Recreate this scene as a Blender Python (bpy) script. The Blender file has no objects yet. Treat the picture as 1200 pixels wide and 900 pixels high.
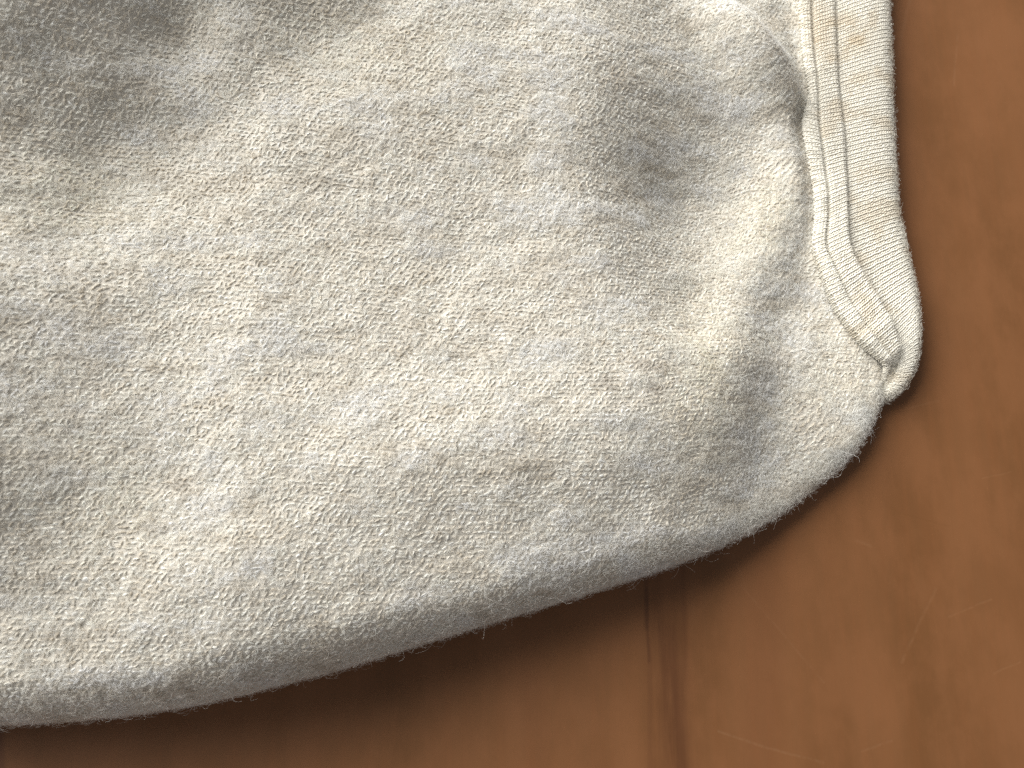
import bpy, math, random
import numpy as np
from mathutils import Vector

rng = np.random.default_rng(7)
random.seed(7)
scene = bpy.context.scene
C = scene.collection

# ------------------------------------------------------------------ camera
TILT = math.radians(13.0)
DIST = 0.150
FPX = 1200 * 26.0 / 36.0
FWD = np.array([0.0, math.sin(TILT), -math.cos(TILT)])
UP = np.array([0.0, math.cos(TILT), math.sin(TILT)])
RIGHT = np.array([1.0, 0.0, 0.0])
CAM = np.array([0.0, 0.0, 0.020]) - DIST * FWD
cd = bpy.data.cameras.new('camera')
cam = bpy.data.objects.new('camera', cd)
C.objects.link(cam)
cam.location = CAM
cam.rotation_euler = (TILT, 0, 0)
cd.lens = 26
cd.sensor_width = 36
cd.clip_start = 0.01
cd.clip_end = 20
cd.dof.use_dof = True
cd.dof.focus_distance = 0.152
cd.dof.aperture_fstop = 20.0
scene.camera = cam

# ------------------------------------------------------------------ light
w = bpy.data.worlds.new('World')
scene.world = w
w.use_nodes = True
bg = w.node_tree.nodes['Background']
bg.inputs[0].default_value = (0.98, 0.985, 1.0, 1)
bg.inputs[1].default_value = 0.26

ld = bpy.data.lights.new('window_light', 'AREA')
ld.shape = 'RECTANGLE'
ld.size = 1.5
ld.size_y = 1.3
ld.energy = 80.0
ld.color = (1.0, 0.995, 0.965)
lo = bpy.data.objects.new('window_light', ld)
C.objects.link(lo)
AZ, EL, LD = math.radians(-46), math.radians(31), 1.5      # azimuth from +y towards +x
lo.location = (LD * math.cos(EL) * math.sin(AZ), LD * math.cos(EL) * math.cos(AZ), LD * math.sin(EL))
lo.rotation_euler = (-Vector(lo.location)).to_track_quat('-Z', 'Y').to_euler()

vs = scene.view_settings
vs.view_transform = 'Standard'
vs.look = 'None'
vs.exposure = 0.0
vs.gamma = 1.0
scene.cycles.use_denoising = False
scene.cycles.diffuse_bounces = 3
scene.cycles.caustics_reflective = False
scene.cycles.caustics_refractive = False
scene.cycles_curves.subdivisions = 1
scene.cycles.max_bounces = 8


# ------------------------------------------------------------------ helpers
def plan(u, v, z):
    """where the line of sight through a point of the picture meets height z (metres)"""
    u = np.asarray(u, float); v = np.asarray(v, float); z = np.asarray(z, float)
    r = (RIGHT[None] * ((u - 600) / FPX).reshape(-1, 1) + UP[None] * ((450 - v) / FPX).reshape(-1, 1) + FWD[None])
    k = (z.reshape(-1) - CAM[2]) / r[:, 2]
    return CAM[None] + r * k[:, None]


def P1(u, v, z):
    return plan([u], [v], [z])[0]


def smooth(a, b, x):
    t = np.clip((x - a) / (b - a), 0, 1)
    return t * t * (3 - 2 * t)


class Noise:
    def __init__(self, seed):
        self.t = np.random.default_rng(seed).random((256, 256))

    def __call__(self, x, y):
        xi = np.floor(x).astype(int); yi = np.floor(y).astype(int)
        fx = x - xi; fy = y - yi
        fx = fx * fx * (3 - 2 * fx); fy = fy * fy * (3 - 2 * fy)
        a = self.t[xi % 256, yi % 256]; b = self.t[(xi + 1) % 256, yi % 256]
        c = self.t[xi % 256, (yi + 1) % 256]; d = self.t[(xi + 1) % 256, (yi + 1) % 256]
        return (a * (1 - fx) + b * fx) * (1 - fy) + (c * (1 - fx) + d * fx) * fy * 1.0

    def fbm(self, x, y, n=4):
        s = 0; a = 0.5; tot = 0
        for k in range(n):
            s = s + a * self(x * 2 ** k + 17 * k, y * 2 ** k + 31 * k); tot += a; a *= 0.5
        return s / tot


def norm(v):
    return v / np.maximum(np.linalg.norm(v, axis=-1, keepdims=True), 1e-12)


def link(o, parent=None):
    C.objects.link(o)
    if parent is not None:
        o.parent = parent
    return o


def grid_mesh(name, P, mat, parent, close=False):
    """P: (n, m, 3) array of points -> one smooth mesh"""
    n, m = P.shape[:2]
    idx = np.arange(n * m).reshape(n, m)
    a = idx[:-1, :-1].ravel(); b = idx[1:, :-1].ravel(); c = idx[1:, 1:].ravel(); d = idx[:-1, 1:].ravel()
    quads = np.stack([a, b, c, d], 1)
    me = bpy.data.meshes.new(name)
    me.vertices.add(n * m); me.loops.add(quads.size); me.polygons.add(len(quads))
    me.vertices.foreach_set('co', P.reshape(-1).astype(np.float32))
    me.loops.foreach_set('vertex_index', quads.ravel().astype(np.int32))
    me.polygons.foreach_set('loop_start', np.arange(0, quads.size, 4, dtype=np.int32))
    me.update(calc_edges=True)
    me.polygons.foreach_set('use_smooth', np.ones(len(quads), bool))
    me.materials.append(mat)
    return link(bpy.data.objects.new(name, me), parent)


def hair(name, pts, rad, col, mat, parent):
    """pts (n,k,3), rad (n,k), col (n,3): one set of wool strands"""
    n, k = pts.shape[:2]
    cu = bpy.data.hair_curves.new(name)
    cu.add_curves([k] * n)
    cu.attributes['position'].data.foreach_set('vector', pts.reshape(-1).astype(np.float32))
    ra = cu.attributes.get('radius') or cu.attributes.new('radius', 'FLOAT', 'POINT')
    ra.data.foreach_set('value', rad.reshape(-1).astype(np.float32))
    ca = cu.attributes.new('tint', 'FLOAT_COLOR', 'POINT')
    c4 = np.ones((n, k, 4), np.float32); c4[..., :3] = col[:, None, :]
    ca.data.foreach_set('color', c4.reshape(-1))
    cu.materials.append(mat)
    o = link(bpy.data.objects.new(name, cu), parent)
    o['kind'] = 'stuff'
    return o


def tubes(name, pts, rad, col, mat, parent, sides=5):
    """pts (n,k,3), rad (n,k), col (n,3): closed tapering strands as one mesh"""
    n, k = pts.shape[:2]
    t = norm(np.gradient(pts, axis=1))
    a = norm(np.cross(t, np.broadcast_to(np.array([0.23, 0.31, 0.92]), t.shape)))
    b_ = np.cross(t, a)
    an = np.arange(sides) / sides * 2 * math.pi
    ring = a[:, :, None] * np.cos(an)[None, None, :, None] + b_[:, :, None] * np.sin(an)[None, None, :, None]
    V = pts[:, :, None] + ring * rad[:, :, None, None]                     # n,k,sides,3
    idx = np.arange(n * k * sides).reshape(n, k, sides)
    q = np.stack([idx[:, :-1], np.roll(idx, -1, 2)[:, :-1], np.roll(idx, -1, 2)[:, 1:], idx[:, 1:]], -1).reshape(-1, 4)
    me = bpy.data.meshes.new(name)
    me.vertices.add(V.size // 3); me.loops.add(q.size); me.polygons.add(len(q))
    me.vertices.foreach_set('co', V.reshape(-1).astype(np.float32))
    me.loops.foreach_set('vertex_index', q.ravel().astype(np.int32))
    me.polygons.foreach_set('loop_start', np.arange(0, q.size, 4, dtype=np.int32))
    me.update(calc_edges=True)
    me.polygons.foreach_set('use_smooth', np.ones(len(q), bool))
    ca = me.attributes.new('tint', 'FLOAT_COLOR', 'POINT')
    c4 = np.ones((n, k * sides, 4), np.float32); c4[..., :3] = col[:, None, :]
    ca.data.foreach_set('color', c4.reshape(-1))
    me.materials.append(mat)
    o = link(bpy.data.objects.new(name, me), parent)
    o['kind'] = 'stuff'
    return o


# ------------------------------------------------------------------ materials
def new_mat(name):
    m = bpy.data.materials.new(name)
    m.use_nodes = True
    nt = m.node_tree
    return m, nt, nt.nodes['Principled BSDF']


def nd(nt, typ, **kw):
    n = nt.nodes.new(typ)
    for k, v in kw.items():
        setattr(n, k, v)
    return n


def mth(nt, op, a, b=None, c=None):
    n = nt.nodes.new('ShaderNodeMath'); n.operation = op
    for i, x in enumerate((a, b, c)):
        if x is None: continue
        if isinstance(x, (int, float)): n.inputs[i].default_value = x
        else: nt.links.new(x, n.inputs[i])
    return n.outputs[0]


def vmth(nt, op, a, b=None):
    n = nt.nodes.new('ShaderNodeVectorMath'); n.operation = op
    for i, x in enumerate((a, b)):
        if x is None: continue
        if isinstance(x, (tuple, list)): n.inputs[i].default_value = x
        else: nt.links.new(x, n.inputs[i])
    return n


def mixc(nt, fac, a, b, mode='MIX'):
    n = nt.nodes.new('ShaderNodeMix'); n.data_type = 'RGBA'; n.blend_type = mode
    for s, x in ((n.inputs[0], fac), (n.inputs[6], a), (n.inputs[7], b)):
        if isinstance(x, (int, float)): s.default_value = x
        elif isinstance(x, tuple): s.default_value = (*x, 1)
        else: nt.links.new(x, s)
    return n.outputs[2]


def strand_mat(name, trans=0.35, rough=0.75, spec=0.25):
    m, nt, b = new_mat(name)
    at = nd(nt, 'ShaderNodeAttribute', attribute_name='tint')
    nt.links.new(at.outputs['Color'], b.inputs['Base Color'])
    b.inputs['Roughness'].default_value = rough
    b.inputs['Specular IOR Level'].default_value = spec
    tr = nd(nt, 'ShaderNodeBsdfTranslucent'); mx = nd(nt, 'ShaderNodeMixShader'); mx.inputs[0].default_value = trans
    nt.links.new(at.outputs['Color'], tr.inputs['Color'])
    nt.links.new(b.outputs[0], mx.inputs[1]); nt.links.new(tr.outputs[0], mx.inputs[2])
    nt.links.new(mx.outputs[0], nt.nodes['Material Output'].inputs['Surface'])
    return m


M_yarn = strand_mat('wool_yarn')
M_nap = strand_mat('wool_nap', rough=0.5, spec=0.4)
M_tube = strand_mat('spun_yarn', trans=0.0, rough=0.8, spec=0.2)
M_knit = strand_mat('knit_cotton', trans=0.2, rough=0.7, spec=0.25)


def ground_mat(name, c1, c2, scale):
    m, nt, b = new_mat(name)
    tc = nd(nt, 'ShaderNodeTexCoord')
    nz = nd(nt, 'ShaderNodeTexNoise'); nz.inputs['Scale'].default_value = scale; nz.inputs['Detail'].default_value = 6
    nt.links.new(tc.outputs['Object'], nz.inputs['Vector'])
    nt.links.new(mixc(nt, nz.outputs[0], c1, c2), b.inputs['Base Color'])
    n2 = nd(nt, 'ShaderNodeTexNoise'); n2.inputs['Scale'].default_value = 2600; n2.inputs['Detail'].default_value = 3
    nt.links.new(tc.outputs['Object'], n2.inputs['Vector'])
    bp = nd(nt, 'ShaderNodeBump'); bp.inputs['Strength'].default_value = 0.8; bp.inputs['Distance'].default_value = 0.0003
    nt.links.new(n2.outputs[0], bp.inputs['Height']); nt.links.new(bp.outputs[0], b.inputs['Normal'])
    b.inputs['Roughness'].default_value = 0.95
    b.inputs['Specular IOR Level'].default_value = 0.1
    return m


M_cloth = ground_mat('wool_ground', (0.54, 0.50, 0.43), (0.68, 0.64, 0.57), 160)
M_band = ground_mat('knit_ground', (0.68, 0.61, 0.49), (0.76, 0.70, 0.59), 160)
M_thread, nt, b = new_mat('sewing_thread')
b.inputs['Base Color'].default_value = (0.82, 0.78, 0.69, 1); b.inputs['Roughness'].default_value = 0.7


def wood_material():
    m, nt, b = new_mat('varnished_wood')
    L = nt.links.new
    tc = nd(nt, 'ShaderNodeTexCoord')
    P = tc.outputs['Object']

    def noise(scale, stretch, detail=5, rough=0.55, off=0.0):
        mp = nd(nt, 'ShaderNodeMapping')
        mp.inputs['Scale'].default_value = (1, stretch, 1)
        mp.inputs['Location'].default_value = (off, off * 0.7, 0)
        L(P, mp.inputs['Vector'])
        n = nd(nt, 'ShaderNodeTexNoise')
        n.inputs['Scale'].default_value = scale; n.inputs['Detail'].default_value = detail
        n.inputs['Roughness'].default_value = rough
        L(mp.outputs[0], n.inputs['Vector'])
        return n.outputs[0]

    def ramp(x, lo, hi):
        n = nd(nt, 'ShaderNodeMapRange'); n.interpolation_type = 'SMOOTHSTEP'
        L(x, n.inputs[0]); n.inputs[1].default_value = lo; n.inputs[2].default_value = hi
        return n.outputs[0]

    band = ramp(noise(55, 0.16, 4, 0.5), 0.30, 0.70)
    streak = ramp(noise(520, 0.05, 7, 0.68, 3.1), 0.38, 0.68)
    blot = ramp(noise(95, 0.6, 6, 0.62, 1.7), 0.36, 0.66)
    pore = ramp(noise(2600, 0.05, 3, 0.6, 5.0), 0.55, 0.75)
    col = mixc(nt, band, (0.132, 0.054, 0.017), (0.164, 0.068, 0.024))
    col = mixc(nt, mth(nt, 'MULTIPLY', streak, 0.20), col, (0.19, 0.068, 0.022))
    col = mixc(nt, mth(nt, 'MULTIPLY', blot, 0.5), col, (0.195, 0.080, 0.030))
    col = mixc(nt, mth(nt, 'MULTIPLY', pore, 0.10), col, (0.12, 0.045, 0.016))

    wob = noise(160, 0.3, 3, 0.5, 9.0)
    wobv = mth(nt, 'MULTIPLY', mth(nt, 'SUBTRACT', wob, 0.5), 0.0015)
    cx = nd(nt, 'ShaderNodeCombineXYZ'); L(wobv, cx.inputs[0])
    PW = vmth(nt, 'ADD', P, cx.outputs[0]).outputs[0]

    def seg(p0, p1, width, src=P, soft=0.3):
        a = P1(*p0, 0.0); bb = P1(*p1, 0.0); ab = bb - a; l2 = float(ab @ ab)
        pa = vmth(nt, 'SUBTRACT', src, (float(a[0]), float(a[1]), 0)).outputs[0]
        d = vmth(nt, 'DOT_PRODUCT', pa, (float(ab[0]), float(ab[1]), 0)).outputs['Value']
        t = mth(nt, 'DIVIDE', d, l2); t.node.use_clamp = True
        sc = nd(nt, 'ShaderNodeVectorMath'); sc.operation = 'SCALE'
        sc.inputs[0].default_value = (float(ab[0]), float(ab[1]), 0); L(t, sc.inputs['Scale'])
        df = vmth(nt, 'SUBTRACT', pa, sc.outputs[0]).outputs[0]
        sp = nd(nt, 'ShaderNodeSeparateXYZ'); L(df, sp.inputs[0])
        ln = mth(nt, 'SQRT', mth(nt, 'ADD', mth(nt, 'MULTIPLY', sp.outputs[0], sp.outputs[0]), mth(nt, 'MULTIPLY', sp.outputs[1], sp.outputs[1])))
        r = nd(nt, 'ShaderNodeMapRange'); r.interpolation_type = 'SMOOTHSTEP'
        L(ln, r.inputs[0]); r.inputs[1].default_value = width; r.inputs[2].default_value = width * soft
        r.inputs[3].default_value = 0; r.inputs[4].default_value = 1
        return r.outputs[0]

    def over(col, mask, k, tint):
        return mixc(nt, mth(nt, 'MULTIPLY', mask, k), col, tint)

    # dark mineral streaks in the board
    vein = ramp(noise(260, 0.08, 5, 0.6, 8.0), 0.25, 0.7)
    col = over(col, mth(nt, 'MULTIPLY', seg((776, 640), (792, 1000), 0.0075, PW, 0.1), vein), 0.34, (0.075, 0.022, 0.006))
    col = over(col, mth(nt, 'MULTIPLY', seg((784, 740), (790, 900), 0.0042, PW, 0.0), vein), 0.5, (0.045, 0.012, 0.003))
    col = over(col, mth(nt, 'MULTIPLY', seg((801, 640), (803, 960), 0.0011, PW, 0.0), vein), 0.2, (0.05, 0.016, 0.005))
    col = over(col, seg((755, 640), (758, 735), 0.0009, PW, 0.2), 0.32, (0.06, 0.02, 0.007))
    col = over(col, seg((757, 690), (760, 775), 0.0006, PW, 0.0), 0.35, (0.06, 0.02, 0.007))
    col = over(col, seg((760, 750), (762, 900), 0.0008, PW, 0.3), 0.12, (0.06, 0.02, 0.008))
    col = over(col, seg((-6, 840), (-2, 960), 0.0022, P, 0.5), 0.35, (0.05, 0.012, 0.006))
    col = over(col, seg((905, 560), (890, 900), 0.006, PW, 0.2), 0.15, (0.12, 0.04, 0.014))
    col = over(col, seg((618, 700), (632, 930), 0.004, PW, 0.2), 0.12, (0.10, 0.034, 0.010))
    # scratches and dents in the varnish
    marks = [((1050, 600), (1113, 618), 0.0007, 0.5, (0.11, 0.045, 0.012)),
             ((1090, 700), (1096, 735), 0.0011, 0.35, (0.15, 0.055, 0.012)),
             ((1096, 690), (1056, 775), 0.0008, 0.30, (0.42, 0.24, 0.13)),
             ((1112, 722), (1160, 702), 0.0006, 0.30, (0.42, 0.24, 0.13)),
             ((868, 686), (965, 800), 0.0006, 0.22, (0.40, 0.23, 0.13)),
             ((842, 858), (965, 895), 0.0007, 0.40, (0.42, 0.26, 0.15)),
             ((1010, 880), (1045, 868), 0.0006, 0.30, (0.42, 0.26, 0.15)),
             ((1000, 632), (1020, 640), 0.0009, 0.25, (0.42, 0.26, 0.15)),
             ((858, 650), (875, 690), 0.0006, 0.22, (0.42, 0.26, 0.15)),
             ((1122, 40), (1118, 100), 0.0007, 0.22, (0.42, 0.27, 0.17)),
             ((1066, 0), (1050, 70), 0.0012, 0.20, (0.42, 0.27, 0.17)),
             ((1100, 470), (1060, 480), 0.0006, 0.25, (0.42, 0.25, 0.14)),
             ((1150, 560), (1185, 552), 0.0005, 0.2, (0.42, 0.25, 0.14)),
             ((1165, 790), (1195, 775), 0.0006, 0.25, (0.42, 0.25, 0.14))]
    fade_n = ramp(noise(420, 1.0, 4, 0.7, 6.0), 0.30, 0.62)
    wsc = nd(nt, 'ShaderNodeCombineXYZ'); L(mth(nt, 'MULTIPLY', mth(nt, 'SUBTRACT', noise(110, 1.0, 2, 0.5, 4.0), 0.5), 0.0010), wsc.inputs[0])
    L(mth(nt, 'MULTIPLY', mth(nt, 'SUBTRACT', noise(90, 1.0, 2, 0.5, 14.0), 0.5), 0.0010), wsc.inputs[1])
    PS = vmth(nt, 'ADD', P, wsc.outputs[0]).outputs[0]
    tot = None
    for p0, p1, wd, k, tint in marks:
        s = mth(nt, 'MULTIPLY', seg(p0, p1, wd * 0.7, PS, 0.0), fade_n)
        k *= 0.2
        col = over(col, s, k, tint)
        tot = s if tot is None else mth(nt, 'MAXIMUM', tot, s)
    L(col, b.inputs['Base Color'])
    h = mth(nt, 'SUBTRACT', mth(nt, 'MULTIPLY', noise(300, 0.12, 5), 0.6), mth(nt, 'MULTIPLY', tot, 0.35))
    bp = nd(nt, 'ShaderNodeBump'); bp.inputs['Strength'].default_value = 0.08; bp.inputs['Distance'].default_value = 0.0004
    L(h, bp.inputs['Height']); L(bp.outputs[0], b.inputs['Normal'])
    rr = nd(nt, 'ShaderNodeMapRange'); L(noise(90, 0.4, 5, 0.6, 2.2), rr.inputs[0])
    rr.inputs[3].default_value = 0.42; rr.inputs[4].default_value = 0.62
    L(rr.outputs[0], b.inputs['Roughness'])
    b.inputs['Specular IOR Level'].default_value = 0.3
    return m


M_wood = wood_material()

# ------------------------------------------------------------------ table top
def table():
    hx, hy, th, bv = 0.42, 0.36, 0.028, 0.004
    rings = [(-th, bv), (-th + 0, 0), (-bv, 0), (-bv * 0.3, bv * 0.3), (0, bv)]
    vs_, fs = [], []
    for z, ins in rings:
        for sx, sy in ((-1, -1), (1, -1), (1, 1), (-1, 1)):
            vs_.append((sx * (hx - ins), sy * (hy - ins), z))
    for r in range(len(rings) - 1):
        for k in range(4):
            fs.append((r * 4 + k, r * 4 + (k + 1) % 4, r * 4 + 4 + (k + 1) % 4, r * 4 + 4 + k))
    n = len(rings) * 4
    fs.append((n - 4, n - 3, n - 2, n - 1)); fs.append((3, 2, 1, 0))
    me = bpy.data.meshes.new('table_top'); me.from_pydata(vs_, [], fs); me.update()
    me.materials.append(M_wood)
    o = link(bpy.data.objects.new('table_top', me))
    o['label'] = 'warm brown varnished wooden table top with dark streaks under the blanket'
    o['category'] = 'table'
    return o


table()

# ------------------------------------------------------------------ the blanket's large shape
blanket = link(bpy.data.objects.new('wool_blanket', None))
blanket['label'] = 'folded cream wool blanket with fuzzy nap and stitched knit binding'
blanket['category'] = 'blanket'
blanket.empty_display_size = 0.02

S = 0.150 / FPX           # metres per photograph pixel near the cloth's top
big = Noise(3)

# lower silhouette of the fold (picture points, with the height of its equator)
sil = np.array([(-190, 846), (-60, 846), (0, 843), (60, 840), (150, 832), (230, 821), (300, 805), (400, 779), (500, 749), (600, 718),
                (680, 694), (760, 669), (820, 647), (880, 621), (930, 590), (980, 548), (1002, 527), (1012, 512), (1023, 492), (1030, 474), (1034, 457), (1038, 436)], float)
ze_k = np.interp(sil[:, 0], [-190, 300, 700, 950, 1036], [0.0140, 0.0132, 0.0088, 0.0042, 0.0032])
silw = plan(sil[:, 0], sil[:, 1], ze_k)
XS, YS = silw[:, 0], silw[:, 1]

# binding stations: rim edge, groove, seam, outer edge
L2 = np.array([(975, -160), (976, -90), (977, -40), (978, 0), (980, 60), (982, 100), (988, 150), (991, 200), (992, 240), (993, 273), (998, 300), (1013, 328), (1026, 351), (1040, 376), (1049, 398), (1053, 412), (1053, 426), (1049, 440), (1040, 452), (1030, 458), (1016, 462)], float)
L3 = np.array([(1039, -178), (1040, -108), (1041, -58), (1041, -15), (1043, 45), (1044, 88), (1046, 143), (1048, 190), (1050, 225), (1053, 255), (1058, 278), (1063, 302), (1068, 324), (1072, 347), (1074, 368), (1075, 390), (1073, 414), (1066, 439), (1052, 459), (1038, 469), (1020, 478)], float)
L1 = np.array([(949, -150), (950, -80), (950, -30), (951, 8), (954, 66), (958, 105), (961, 155), (968, 207), (970, 250), (967, 285), (975, 312), (990, 345), (1004, 371), (1020, 394), (1034, 410), (1044, 422), (1044, 434), (1040, 446), (1032, 456), (1022, 460), (1008, 464)], float)
L0 = np.array([(935, -148), (935, -78), (935, -28), (937, 10), (942, 68), (948, 108), (941, 150), (952, 211), (955, 254), (953, 290), (962, 318), (975, 353), (992, 381), (1010, 403), (1028, 418), (1038, 428), (1036, 440), (1030, 450), (1022, 460), (1012, 462), (1000, 466)], float)
NST = len(L2)
zb = np.interp(np.arange(NST), [0, 4, 9, 13, 15, 17, NST - 1], [0.0070, 0.0069, 0.0066, 0.0064, 0.0060, 0.0050, 0.0030])


def cat(a, n):
    """Catmull-Rom resampling of an open polyline of points, n samples at even parameter"""
    a = np.asarray(a, float); m = len(a)
    t = np.linspace(0, m - 1, n); i = np.clip(t.astype(int), 0, m - 2); f = (t - i)[:, None]
    p0 = a[np.clip(i - 1, 0, m - 1)]; p1 = a[i]; p2 = a[i + 1]; p3 = a[np.clip(i + 2, 0, m - 1)]
    return 0.5 * (2 * p1 + (p2 - p0) * f + (2 * p0 - 5 * p1 + 4 * p2 - p3) * f ** 2 + (3 * p1 - p0 - 3 * p2 + p3) * f ** 3)


W0 = plan(L0[:, 0], L0[:, 1], zb); W1 = plan(L1[:, 0], L1[:, 1], zb)
W2 = plan(L2[:, 0], L2[:, 1], zb); W3 = plan(L3[:, 0], L3[:, 1], zb - 0.0022)
rimx_y = W0[::-1, 1][5:]; rimx_x = W0[::-1, 0][5:]; rim_z = zb[::-1][5:]


def pxy(u, v, z=0.022):
    p = P1(u, v, z); return p[0], p[1]


def gauss(X, Y, u, v, su, sv, ang=0.0, z=0.022):
    cx, cy = pxy(u, v, z)
    a = math.radians(ang); dx = (X - cx) / S; dy = -(Y - cy) / S       # picture-like axes, y down
    p = dx * math.cos(a) + dy * math.sin(a); q = -dx * math.sin(a) + dy * math.cos(a)
    return np.exp(-0.5 * ((p / su) ** 2 + (q / sv) ** 2))


def polydist(X, Y, pts):
    """distance (px) to a polyline of picture points (u, v, z)"""
    w_ = np.array([P1(*p)[:2] for p in pts]); best = np.full(X.shape, 1e9)
    for a, b_ in zip(w_[:-1], w_[1:]):
        ab = b_ - a; t = np.clip(((X - a[0]) * ab[0] + (Y - a[1]) * ab[1]) / (ab @ ab), 0, 1)
        best = np.minimum(best, np.hypot(X - a[0] - t * ab[0], Y - a[1] - t * ab[1]))
    return best / S


def height(X, Y, d):
    """height of the cloth's upper layer; d = distance (m) in from the fold's silhouette"""
    dp = d / S
    ze = np.interp(X, XS, ze_k)
    z = 2 * ze + 0.0070 * (1 - np.exp(-np.maximum(dp, 0) / 150))
    # falls towards the bound edge on the right
    rx = np.interp(Y, rimx_y, rimx_x); rz = np.interp(Y, rimx_y, rim_z) - 0.0003 - 0.0012 * smooth(0.035, 0.020, Y)
    e = (rx - X) / S
    k = smooth(0, 330, e)
    z = rz * (1 - k) + np.maximum(z, rz) * k
    z = np.where(e < 0, rz - 0.0010 * smooth(0, -8, e), z)
    # folds and hollows
    u = X / S + 600; v = 450 - Y / S
    far = smooth(0, 30, e)
    ax, ay = 350., 0.; bx, by = 100., 270.
    lx, ly = bx - ax, by - ay; ll = math.hypot(lx, ly)
    ul = ((u - ax) * (-ly) + (v - ay) * lx) / ll           # + towards the upper left
    ul = ul + 110 * (big.fbm(X * 45 + 31, Y * 45 + 77, 2) - 0.5)
    z = z + 0.0225 * smooth(-50, 270, ul) * (1 - smooth(230, 400, v))
    z = z + 0.0230 * smooth(260, -150, u) * smooth(220, 400, v) * (1 - smooth(540, 700, v))
    z = z - far * 0.0068 * gauss(X, Y, 800, 222, 74, 60, 25, 0.017)
    z = z + far * (0.0024 * gauss(X, Y, 898, 84, 70, 42, 48, 0.012) + 0.0085 * gauss(X, Y, 874, 52, 66, 25, 48, 0.012))
    z = z + 0.0030 * gauss(X, Y, 590, 520, 240, 60, -14)
    z = z - 0.0012 * gauss(X, Y, 560, 290, 70, 60) - 0.0014 * gauss(X, Y, 300, 590, 90, 60)
    z = z + 0.0012 * gauss(X, Y, 460, 150, 120, 60, -30) + 0.0013 * gauss(X, Y, 130, 690, 120, 50)
    rid = polydist(X, Y, [(952, 172, 0.009), (912, 255, 0.012), (876, 340, 0.014), (854, 430, 0.0145), (838, 520, 0.014), (815, 640, 0.013)])
    z = z + 0.0024 * np.exp(-0.5 * (rid / 33) ** 2) * smooth(0, 26, e) * (1 - smooth(400, 600, v))
    val = polydist(X, Y, [(938, 320, 0.009), (918, 420, 0.0095), (902, 500, 0.0095), (880, 580, 0.0095)])
    z = z - 0.0006 * np.exp(-0.5 * (val / 30) ** 2)
    z = z + 0.0016 * gauss(X, Y, 985, 480, 45, 40, -30, 0.009)
    z = z - (0.0003 + 0.0005 * (1 - smooth(90, 170, v))) * np.exp(-0.5 * ((e - 14) / 14) ** 2)          # crease beside the binding
    z = z + 0.0014 * (big.fbm(X * 55 + 5, Y * 55 + 9, 2) - 0.5) * smooth(5, 60, e)
    z = z + 0.00060 * (big.fbm(X * 210 + 50, Y * 300 + 19, 3) - 0.5)
    return z


NX, N1, N2, N3 = 430, 460, 40, 26
x_lo, x_hi = XS[0], XS[-1]
tx = np.linspace(0, 1, NX)
xs = x_lo + (x_hi - x_lo) * (1 - (1 - tx) ** 1.12)
yb = np.interp(xs, XS, YS)
kk = np.ones(5) / 5
yb_s = np.convolve(np.pad(yb, 2, 'edge'), kk, 'valid'); yb_s[-6:] = yb[-6:]; yb = yb_s
yb = yb + 0.00015 * (big.fbm(xs * 120 + 3, xs * 0 + 4, 3) - 0.5)
slope = np.abs(np.gradient(yb, xs))
ze = np.interp(xs, XS, ze_k)
R = np.interp(xs, XS, np.interp(sil[:, 0], [-190, 500, 900, 1036], [0.0100, 0.0094, 0.0062, 0.0034])) * np.minimum(np.sqrt(1 + slope ** 2), 2.2)
y_top = 0.120
tip = np.clip((x_hi - xs) / (22 * S), 0, 1)
tip = 0.35 + 0.65 * np.sqrt(1 - (1 - tip) ** 2)

rows = []
for j in range(N1):
    f = j / N1
    Y = y_top + (yb + R - y_top) * f
    rows.append(np.stack([xs, Y, height(xs, Y, Y - yb) * np.where(Y < np.interp(0, [0, 1], [0, 1]) + 0.03, tip, 1)], 1))
Yr = yb + R
zt = height(xs, Yr, R) * tip
zeq = np.minimum(ze, zt * 0.55)
for j in range(N2):
    a = (1 - j / N2) * math.pi / 2
    cs, sn = math.cos(a), math.sin(a)
    Yj = yb + R * (1 - cs)
    rows.append(np.stack([xs, Yj, zeq + (height(xs, Yj, Yj - yb) * tip - zeq) * sn], 1))
for j in range(N3):
    a = j / (N3 - 1) * math.pi / 2
    rows.append(np.stack([xs, yb + R * 0.8 * (1 - math.cos(a)), 0.0006 + (zeq - 0.0006) * (1 - math.sin(a) ** 1.0)], 1))
G = np.stack(rows, 1)                                   # (NX, rows, 3)
dz = np.abs(np.diff(G, axis=1)).sum()
GG = G - norm(np.cross(np.gradient(G, axis=0), -np.gradient(G, axis=1))) * 0.00006
grid_mesh('cloth_panel', GG[:, ::-1], M_cloth, blanket)
panel = bpy.data.objects['cloth_panel']

# table of the surface by (x, arc length down the column)
seg = np.linalg.norm(np.diff(G, axis=1), axis=2)
arc = np.concatenate([np.zeros((NX, 1)), np.cumsum(seg, 1)], 1)
DT = 0.0003
NT = int(arc.max() / DT) + 2
T = np.zeros((NX, NT, 3)); tt = np.arange(NT) * DT
for i in range(NX):
    for c in range(3):
        T[i, :, c] = np.interp(tt, arc[i], G[i, :, c])
Tlen = arc[:, -1]
Tequ = arc[:, N1 + N2]
TY = np.gradient(T, axis=1); TX = np.gradient(T, axis=0)
TYn = norm(TY); TN = norm(np.cross(norm(TX), -TYn)); TXn = norm(np.cross(-TYn, TN))


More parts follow.
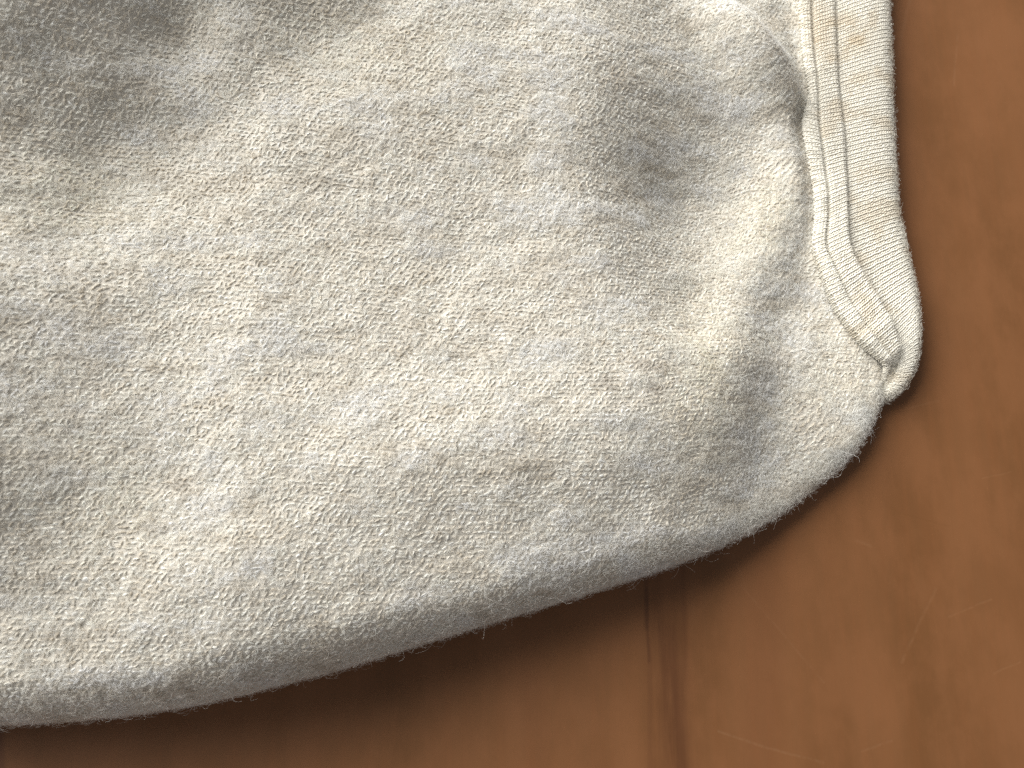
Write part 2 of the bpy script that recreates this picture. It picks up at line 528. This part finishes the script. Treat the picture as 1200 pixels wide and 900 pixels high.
def surf(x, t):
    fi = np.interp(x, xs, np.arange(NX)); fj = np.clip(t / DT, 0, NT - 1.001)
    i = np.clip(fi.astype(int), 0, NX - 2); j = fj.astype(int)
    a = (fi - i)[:, None]; b_ = (fj - j)[:, None]

    def bl(A):
        return (A[i, j] * (1 - a) + A[i + 1, j] * a) * (1 - b_) + (A[i, j + 1] * (1 - a) + A[i + 1, j + 1] * a) * b_
    return bl(T), norm(bl(TXn)), norm(-bl(TYn)), norm(bl(TN))        # point, across, up-picture, normal


n1, n2, n3, n4 = Noise(11), Noise(12), Noise(13), Noise(14)
IV, CR, TAN, WH = (np.array(c) for c in ((0.87, 0.845, 0.79), (0.86, 0.82, 0.72), (0.68, 0.63, 0.545), (0.895, 0.888, 0.872)))


def wool_tint(p, n, white=0.0):
    x, y = p[:, 0], p[:, 1]
    c = np.tile(IV, (n, 1))
    tan = smooth(0.50, 0.78, n1.fbm(x * 170, y * 420, 4))[:, None] * 0.70
    c = c * (1 - tan) + TAN * tan
    wh = smooth(0.50, 0.75, n2.fbm(x * 110, y * 240, 4))[:, None] * 0.8
    c = c * (1 - wh) + WH * wh
    u = x / S + 600; v = 450 - y / S
    ye = 0.55 * gauss(x, y, 822, 430, 38, 90, 8, 0.014) + 0.6 * gauss(x, y, 900, 250, 26, 60, 28, 0.012) + 0.5 * gauss(x, y, 130, 270, 50, 40) \
        + 0.35 * gauss(x, y, 985, 440, 40, 40, 0, 0.009) + 0.3 * gauss(x, y, 420, 90, 80, 40) + 0.3 * gauss(x, y, 160, 590, 40, 40)
    ye = np.clip(1.4 * ye * (0.5 + n3.fbm(x * 200, y * 200, 3)), 0, 1)[:, None]
    c = c * (1 - ye) + CR * ye
    st = np.zeros(n)
    for uu, vv, r in ((240, 574, 7), (755, 428, 6), (772, 431, 5), (743, 424, 4), (768, 458, 6), (710, 452, 6)):
        st = np.maximum(st, gauss(x, y, uu, vv, r * 1.2, r * 0.8, 0, 0.022))
    st = (st * 0.6)[:, None]
    c = c * (1 - st) + np.array((0.30, 0.25, 0.20)) * st
    c = c * (1 + 0.10 * (rng.random((n, 1)) - 0.5)) + white
    return np.clip(c, 0.03, 0.9)


# ---- woven yarn floats
pu, pt = 6.2 * S, 5.1 * S
nxr = int((x_hi - x_lo) / pu); ntr = int(Tequ.max() / pt) + 14
gx, gt = np.meshgrid(np.arange(nxr), np.arange(ntr), indexing='ij')
gx = gx.ravel().astype(float); gt = gt.ravel().astype(float)
nf = len(gx)
fx = x_lo + (gx + 0.5 * (gt % 2) + rng.normal(0, 0.13, nf)) * pu
ft = (gt + rng.normal(0, 0.12, nf)) * pt
ft = ft + 0.0012 * (n4.fbm(fx * 60, ft * 60, 3) - 0.5)
ok = (fx > x_lo) & (fx < x_hi - 2 * S) & (ft > 0.001) & (ft < np.interp(np.clip(fx, x_lo, x_hi), xs, Tlen) - 0.002)
fx, ft, gt = fx[ok], ft[ok], gt[ok]
nf = len(fx)
p, ta, tb, nn = surf(fx, ft)
ang = np.where(gt % 2 == 0, 0.72, 0.25) + rng.normal(0, 0.50, nf) + 0.5 * (n1.fbm(fx * 120, ft * 120, 2) - 0.5)
ln = (5.8 + rng.normal(0, 1.1, nf)) * S
dirv = ta * np.cos(ang)[:, None] + tb * np.sin(ang)[:, None]
sid = np.cross(nn, dirv)
col = wool_tint(p, nf)
s5 = np.linspace(-1, 1, 5)
arch = np.array([-0.00014, 0.00002, 0.00008, 0.00002, -0.00014])


def bundle(k_pts, offs_r, rad, colr, jitter=0.0):
    off_a = rng.random(nf) * 6.283
    off = (sid * np.cos(off_a)[:, None] + nn * np.sin(off_a)[:, None]) * offs_r
    tw = rng.normal(0, 1, nf) * 0.9
    pts = np.empty((nf, 5, 3)); rd = np.empty((nf, 5))
    bend = rng.normal(0.00008, 0.00010, nf)
    for k in range(5):
        a = off_a + tw * s5[k]
        off = (sid * np.cos(a)[:, None] + nn * np.sin(a)[:, None]) * offs_r * (1 - 0.35 * s5[k] ** 2)
        pts[:, k] = p + dirv * (ln * 0.5 * s5[k])[:, None] + nn * arch[k] + off + sid * (bend * (1 - s5[k] ** 2))[:, None] \
            + rng.normal(0, 1, (nf, 3)) * jitter
        rd[:, k] = rad * (1 - 0.35 * s5[k] ** 2)
    return pts, rd, colr


vis = np.where(rng.random((nf, 1)) < 0.45, 0.78 + 0.14 * rng.random((nf, 1)), 1.04)
col = np.clip(col * (vis ** np.array((0.85, 1.0, 1.2))), 0, 0.9)
a_ = bundle(5, 0.00003, 0.00016, col)
k4 = [0, 1, 3, 4]
a_[1][:] = 0.000125 * (0.7 + 0.5 * rng.random((nf, 1))) * np.array([0.35, 0.95, 1.0, 0.95, 0.30])[None]
tubes('yarn_floats', a_[0][:, k4], a_[1][:, k4], a_[2] * np.array((0.95, 0.93, 0.89)), M_tube, panel, 5)
# the loose plies that each float frays into
A = []
for q in range(4):
    ln = (6.4 + rng.normal(0, 1.2, nf)) * S
    b5 = bundle(5, 0.00015, 0.000032, np.clip(col * (1.0 + 0.08 * rng.random((nf, 1))), 0, 0.9), 0.00004)
    b5[0][:] += nn[:, None] * 0.00010
    A.append(b5)
hair('frayed_plies', np.concatenate([a[0] for a in A]), np.concatenate([a[1] for a in A]), np.concatenate([a[2] for a in A]), M_yarn, panel)


# ---- loose nap of fine fibres
def curl(p, d, s, n_, length, k, amp, lift, grav=0.0):
    """strands that start at p, run along d over the surface, wave and lift off it"""
    n = len(p); pts = np.empty((n, k, 3)); ph = rng.random(n) * 6.28; ph2 = rng.random(n) * 6.28
    fr = 0.7 + rng.random(n) * 1.6
    turn = rng.normal(0, 0.8, n)
    for i in range(k):
        f = i / (k - 1)
        th = turn * f
        run = length * f
        wav = amp * (np.sin(ph + fr * 6.28 * f) - np.sin(ph))
        wv2 = amp * 0.6 * (np.sin(ph2 + fr * 5 * f) - np.sin(ph2))
        pts[:, i] = p + d * (run * np.cos(th))[:, None] + s * (run * np.sin(th) * 0.6 + wav)[:, None] + n_ * (lift * math.sin(min(f * 1.3, 1) * math.pi / 2) + np.abs(wv2) * 0.7)[:, None]
    return pts


def nap(n, lmin, lmax, r, lift_s, mask_on, tlo=0.0, rim=False, bright=0.0, base=0.00016, tuft=1):
    x = x_lo + (x_hi - x_lo) * rng.random(n)
    t0_ = np.interp(x, xs, Tequ)
    if rim:
        t = t0_ + rng.normal(-0.0022, 0.0030, n)
    else:
        t = rng.random(n) * (t0_ + 0.003)
    p, ta, tb, nn = surf(x, t)
    m = n2.fbm(p[:, 0] * 110, p[:, 1] * 240, 4)
    m2 = n3.fbm(p[:, 0] * 260 + 9, p[:, 1] * 420 + 4, 3)
    prob = 0.10 + 1.3 * smooth(0.46, 0.62, m) + 0.5 * smooth(0.5, 0.7, m2)
    prob = prob + 0.8 * np.exp(-0.5 * (polydist(p[:, 0], p[:, 1], [(915, 330, 0.009), (905, 430, 0.0095), (885, 520, 0.0095), (862, 585, 0.0095)]) / 26) ** 2)
    prob = prob + 0.8 * gauss(p[:, 0], p[:, 1], 872, 50, 60, 30, 48, 0.012)
    if mask_on:
        keep = rng.random(n) < prob
        p, ta, tb, nn = p[keep], ta[keep], tb[keep], nn[keep]
    n = len(p)
    a0 = rng.vonmises(0.25, 0.7, n) + np.where(rng.random(n) < 0.5, 0, math.pi)
    a0 = a0 + 2.0 * (n4.fbm(p[:, 0] * 160, p[:, 1] * 160, 2) - 0.5)
    d = ta * np.cos(a0)[:, None] + tb * np.sin(a0)[:, None]
    s = np.cross(nn, d)
    le = lmin + (lmax - lmin) * rng.random(n) ** 1.6
    lift = lift_s * np.abs(rng.normal(0, 1, n))
    if tuft > 1:
        rep = np.repeat(np.arange(n), tuft); n = len(rep)
        p, nn, le, lift = p[rep], nn[rep], le[rep] * (0.7 + 0.5 * rng.random(n)), lift[rep] * (0.7 + 0.6 * rng.random(n))
        sp = rng.normal(0, 0.22, n)
        d2 = d[rep] * np.cos(sp)[:, None] + s[rep] * np.sin(sp)[:, None]
        p = p + s[rep] * rng.normal(0, 0.00010, (n, 1)) + d2 * rng.normal(0, 0.00015, (n, 1))
        d = d2; s = np.cross(nn, d)
    pts = curl(p + nn * base, d, s, nn, le, 6, 0.00018, lift)
    rd = np.tile(r * (0.7 + 0.6 * rng.random((n, 1))), (1, 6)) * np.linspace(1, 0.55, 6)[None]
    c = wool_tint(p, n, 0.02 + bright)
    return pts, rd, c


parts = [nap(30000, 0.0009, 0.0022, 0.000024, 0.00022, True, tuft=4),
         nap(90000, 0.0008, 0.0022, 0.000020, 0.00022, True),
         nap(14000, 0.0012, 0.0034, 0.000020, 0.00065, False, bright=0.02),
         nap(30000, 0.0008, 0.0026, 0.000016, 0.00045, False, rim=True),
         nap(450, 0.0030, 0.0062, 0.000015, 0.0011, False),
         nap(500, 0.0025, 0.0055, 0.000015, 0.0011, False, rim=True)]
hair('nap', np.concatenate([a[0] for a in parts]), np.concatenate([a[1] for a in parts]), np.concatenate([a[2] for a in parts]), M_nap, panel)

# ------------------------------------------------------------------ knit binding
NB = 260
B0, B1, B2, B3 = (cat(a, NB) for a in (W0, W1, W2, W3))
zc = cat(np.stack([zb, zb], 1), NB)[:, 0]
kst = np.linspace(0, NST - 1, NB)
Z = np.array([0, 0, 1.0])
wob = Noise(21)
lift_in = np.interp(kst, [0, 7, 10, 13, 14.5, 16, 20], [0.0001, 0.0003, 0.0011, 0.0016, 0.0008, -0.0012, -0.0016])
bump = 0.0006 * (wob.fbm(kst * 1.6, kst * 0 + 2, 2) - 0.5)


def prof():
    cols = []
    drop = np.interp(kst, [0, 8, 10, 14, 16, 20], [0, 0.0001, 0.0006, 0.0007, 0.0003, 0])
    def add(p, dzv): cols.append(p + Z[None] * np.reshape(dzv, (-1, 1)))
    add(B0 * 0.55 + B1 * 0.45, -0.0016 + bump)
    add(B0 * 0.92 + B1 * 0.08, -0.0012 + bump)
    add(B0, -0.0003 + bump + lift_in)
    add(B0 * 0.70 + B1 * 0.30, 0.00030 + bump + lift_in)
    add(B0 * 0.2 + B1 * 0.8, 0.00030 + bump + lift_in)
    add(B1, -0.00035 + bump + lift_in)
    add(B1 * 0.8 + B2 * 0.2, 0.00030 + bump + lift_in)
    add(B1 * 0.45 + B2 * 0.55, 0.00045 + bump * .7 + lift_in)
    add(B1 * 0.07 + B2 * 0.93, 0.00030 + bump * .5 + lift_in)
    add(B2, -0.00100 + bump * .4 - drop)
    i23 = lambda f: np.concatenate([(B2 * (1 - f) + B3 * f)[:, :2], zc[:, None]], 1)
    add(i23(0.05), -0.00015 + bump * .3 - drop)
    add(i23(0.30), 0.00018 + bump * .2 - drop * 0.7)
    add(i23(0.55), 0.00020 - drop * 0.3)
    add(i23(0.78), -0.00010)
    add(i23(0.92), -0.00085)
    b3 = np.concatenate([B3[:, :2], zc[:, None]], 1)
    add(b3, -0.0022)
    z_low = np.stack([B3[:, 0], B3[:, 1], zc * 0.45], 1); add(z_low + (B2 - B3) * np.array([1, 1, 0]) * 0.03, 0.0)
    z_low = np.stack([B3[:, 0], B3[:, 1], zc * 0.14], 1); add(z_low + (B2 - B3) * np.array([1, 1, 0]) * 0.16, 0.0)
    z_low = np.stack([B3[:, 0], B3[:, 1], zc * 0.0 + 0.0004], 1); add(z_low + (B2 - B3) * np.array([1, 1, 0]) * 0.5, 0.0)
    return np.stack(cols, 1)


K = prof()                                             # (NB, 19, 3)
I_RIM, I_GRV, I_SEAM, I_EDGE = 2, 5, 9, 15
NC = 190
cpar = np.linspace(0, K.shape[1] - 1, NC)
BG = np.stack([cat(K[i], NC) for i in range(NB)], 0)
BN = norm(np.cross(np.gradient(BG, axis=0), np.gradient(BG, axis=1)))
if BN[NB // 3, NC // 2, 2] < 0: BN = -BN
binding = grid_mesh('knit_binding', BG - BN * 0.00008, M_band, blanket)


def bsurf(i, c):
    """point and frame of the binding at station i (0..NB-1) and profile coordinate c"""
    fi = np.clip(i, 0, NB - 1.001); fj = np.clip(c / (K.shape[1] - 1) * (NC - 1), 0, NC - 1.001)
    a = fi.astype(int); b_ = fj.astype(int); fa = (fi - a)[:, None]; fb = (fj - b_)[:, None]
    def bl(A_): return (A_[a, b_] * (1 - fa) + A_[a + 1, b_] * fa) * (1 - fb) + (A_[a, b_ + 1] * (1 - fa) + A_[a + 1, b_ + 1] * fa) * fb
    return bl(BG), norm(bl(BN))


# arc length along the seam gives the spacing of the wales
def along(line):
    d = np.concatenate([[0], np.cumsum(np.linalg.norm(np.diff(line, axis=0), axis=1))]); return d


bn = Noise(31)


def band_tint(p, n):
    x, y = p[:, 0], p[:, 1]
    c = np.tile(np.array((0.81, 0.775, 0.69)), (n, 1))
    st = 0.40 * gauss(x, y, 1004, 48, 22, 14, -35, 0.008) + 0.45 * gauss(x, y, 1008, 90, 14, 7, -20, 0.008) + 0.5 * gauss(x, y, 960, 30, 14, 40, 0, 0.008) \
        + 0.5 * gauss(x, y, 995, 20, 12, 10, 0, 0.008) + 0.25 * gauss(x, y, 1020, 200, 14, 10, 0, 0.008) + 0.3 * gauss(x, y, 1010, 300, 10, 8, 0, 0.008)
    st = np.clip(st + 0.35 * smooth(0.55, 0.75, bn.fbm(x * 200, y * 200, 3)), 0, 1)[:, None]
    c = c * (1 - st) + np.array((0.60, 0.49, 0.34)) * st
    return np.clip(c * (1 + 0.08 * (rng.random((n, 1)) - 0.5)), 0, 0.9)


def lattice(c0, c1, pitch_len, pitch_c, line):
    """stitch positions: wale number -> station, stitches across the band"""
    d = along(line); nw = int(d[-1] / pitch_len)
    st_i = np.interp(np.arange(nw) * pitch_len, d, np.arange(NB))
    out_i, out_c, out_w = [], [], []
    for k, si in enumerate(st_i):
        i0 = int(min(si, NB - 2))
        j0 = int(c0 / (K.shape[1] - 1) * (NC - 1)); j1 = int(c1 / (K.shape[1] - 1) * (NC - 1))
        path = BG[i0, j0:j1 + 1]; pl = along(path)
        ns = max(3, int(pl[-1] / pitch_c))
        cc = np.interp((np.arange(ns) + 0.5) / ns * pl[-1], pl, np.linspace(c0, c1, j1 - j0 + 1))
        out_i.append(np.full(ns, si)); out_c.append(cc); out_w.append(np.full(ns, k))
    return np.concatenate(out_i), np.concatenate(out_c), np.concatenate(out_w), pitch_len


def knit(c0, c1, line, pitch, pc):
    i, c, wv, pl = lattice(c0, c1, pitch, pc, line)
    d = along(line); di = np.interp(i, np.arange(NB), np.gradient(np.arange(NB) / 1.0, d)) * pl   # stations per wale here
    n = len(i)
    # local step in c for one stitch
    pA, nA = bsurf(i, c); pB, _ = bsurf(i, c + 0.02)
    dc = 0.02 * pc / np.maximum(np.linalg.norm(pB - pA, axis=1), 1e-7)
    P_, R_, C_ = [], [], []
    wob_i = rng.normal(0, 0.05, n)
    for leg in (0, 1):
        a0, a1 = ((-0.36, -0.24), (0.40, 0.06))[leg]
        b0, b1 = ((-0.75, 0.75), (-0.60, 0.62))[leg]
        pts = np.empty((n, 4, 3)); hs = (-0.00010, 0.00011, 0.00013, -0.00008)
        for k, f in enumerate((0, 0.35, 0.7, 1)):
            q, nq = bsurf(i + di * (a0 + (a1 - a0) * f + wob_i), c + dc * (b0 + (b1 - b0) * f))
            pts[:, k] = q + nq * (hs[k] + (0.00005 if leg == 0 else 0))
        pts += rng.normal(0, 0.000018, pts.shape)
        rd = np.tile(np.array([0.8, 1, 1, 0.75]) * (0.00018 if leg == 0 else 0.00015), (n, 1))
        ct = band_tint(pA, n)
        P_.append(pts); R_.append(rd); C_.append(ct)
        for q_ in range(0):                                # loose fibres of each stitch
            P_.append(pts + rng.normal(0, 0.00009, (n, 1, 3)) + rng.normal(0, 0.00004, pts.shape) + nA[:, None] * 0.00010)
            R_.append(np.full((n, 4), 0.000028)); C_.append(np.clip(ct * 1.04, 0, 0.9))
    return P_, R_, C_


PP, RR, CC = [], [], []
for args in ((1.0, I_GRV - 0.1, (B0 + B1) / 2, 5.6 * S, 3.9 * S), (I_GRV + 0.05, I_SEAM - 0.05, (B1 + B2) / 2, 6.3 * S, 3.7 * S), (I_SEAM + 0.05, I_EDGE + 2.3, (B2 + B3) / 2, 6.5 * S, 3.7 * S)):
    a_, b_, c_ = knit(*args); PP += a_; RR += b_; CC += c_
tubes('knit_stitches', np.concatenate(PP), np.concatenate(RR), np.concatenate(CC), M_tube, binding)

# rolled rim: overlocked yarn wound round the cut edge
rim_line = (B0 + B1) / 2
d = along(rim_line); nw = int(d[-1] / (7.5 * S))
ii = np.interp((np.arange(nw) + rng.normal(0, 0.35, nw)) * 7.5 * S, d, np.arange(NB))
PP, RR, CC = [], [], []
for rep in range(2):
    pts = np.empty((nw, 7, 3)); jit = rng.normal(0, 0.6, nw)
    for k, f in enumerate(np.linspace(0, 1, 7)):
        q, nq = bsurf(ii + jit + f * 2.2 + rng.normal(0, 0.12, nw), np.full(nw, 0.9 + f * (I_GRV - 0.75)))
        pts[:, k] = q + nq * (0.00006 + 0.00009 * math.sin(f * math.pi)) + rng.normal(0, 0.00003 if rep else 0.00001, (nw, 3)) + nq * (0.0001 * (rep > 0))
    PP.append(pts); RR.append(np.tile((0.00018 if rep == 0 else 0.00004) * (0.7 + 0.7 * rng.random((nw, 1))), (1, 7))); CC.append(band_tint(pts[:, 3], nw))
rim = hair('overlock_thread', np.concatenate(PP), np.concatenate(RR), np.concatenate(CC), M_knit, binding)

# fuzz on the binding
n = 9000
i = rng.random(n) * (NB - 2); c = np.where(rng.random(n) < 0.45, rng.normal(I_EDGE - 0.2, 0.7, n), rng.uniform(I_RIM, I_EDGE, n))
q, nq = bsurf(i, c)
d = norm(rng.normal(0, 1, (n, 3)) - nq * 0.2); d = norm(d - nq * np.sum(d * nq, 1, keepdims=True)); s = np.cross(nq, d)
pts = curl(q + nq * 0.0002, d, s, nq, 0.0005 + 0.0016 * rng.random(n) ** 2, 6, 0.00015, 0.00030 * np.abs(rng.normal(0, 1, n)))
hair('binding_fuzz', pts, np.full((n, 6), 0.000014), band_tint(q, n), M_knit, binding)

# ---- seam stitches, each a small bead of thread
def bead(name, length, r):
    vs_, fs = [], []
    prof_ = [(-1, 0.25), (-0.75, 0.75), (-0.3, 1.0), (0.3, 1.0), (0.75, 0.75), (1, 0.25)]
    for x, rr in prof_:
        for k in range(7):
            a = k / 7 * 6.2832
            vs_.append((x * length / 2, rr * r * math.cos(a), rr * r * math.sin(a) - 0.0003 * x * x * 0.7))
    for i_ in range(len(prof_) - 1):
        for k in range(7):
            fs.append((i_ * 7 + k, i_ * 7 + (k + 1) % 7, i_ * 7 + 7 + (k + 1) % 7, i_ * 7 + 7 + k))
    fs.append(tuple(range(6, -1, -1))); fs.append(tuple(range(35, 42)))
    me = bpy.data.meshes.new(name); me.from_pydata(vs_, [], fs); me.update()
    me.polygons.foreach_set('use_smooth', np.ones(len(fs), bool))
    me.materials.append(M_thread)
    return me


me = bead('stitch', 4.6 * S, 1.15 * S)
seam = BG[:, int(I_SEAM / (K.shape[1] - 1) * (NC - 1))]
d = along(seam); ns = int(d[-1] / (9.0 * S))
for k in range(ns):
    si = np.interp(k * 9.0 * S, d, np.arange(NB))
    if si > NB * 0.70: break
    q, nq = bsurf(np.array([si]), np.array([I_SEAM])); q2, _ = bsurf(np.array([si + 2.0]), np.array([I_SEAM]))
    t_ = Vector((q2 - q)[0]).normalized(); nv = Vector(nq[0])
    yv = nv.cross(t_).normalized(); nv = t_.cross(yv)
    from mathutils import Matrix
    mt = Matrix((t_, yv, nv)).transposed().to_4x4()
    o = link(bpy.data.objects.new('stitch', me), binding)
    a = random.uniform(-0.25, 0.05)
    o.matrix_world = Matrix.Translation(Vector(q[0]) + nv * 0.00085) @ mt @ Matrix.Rotation(a, 4, 'Z')
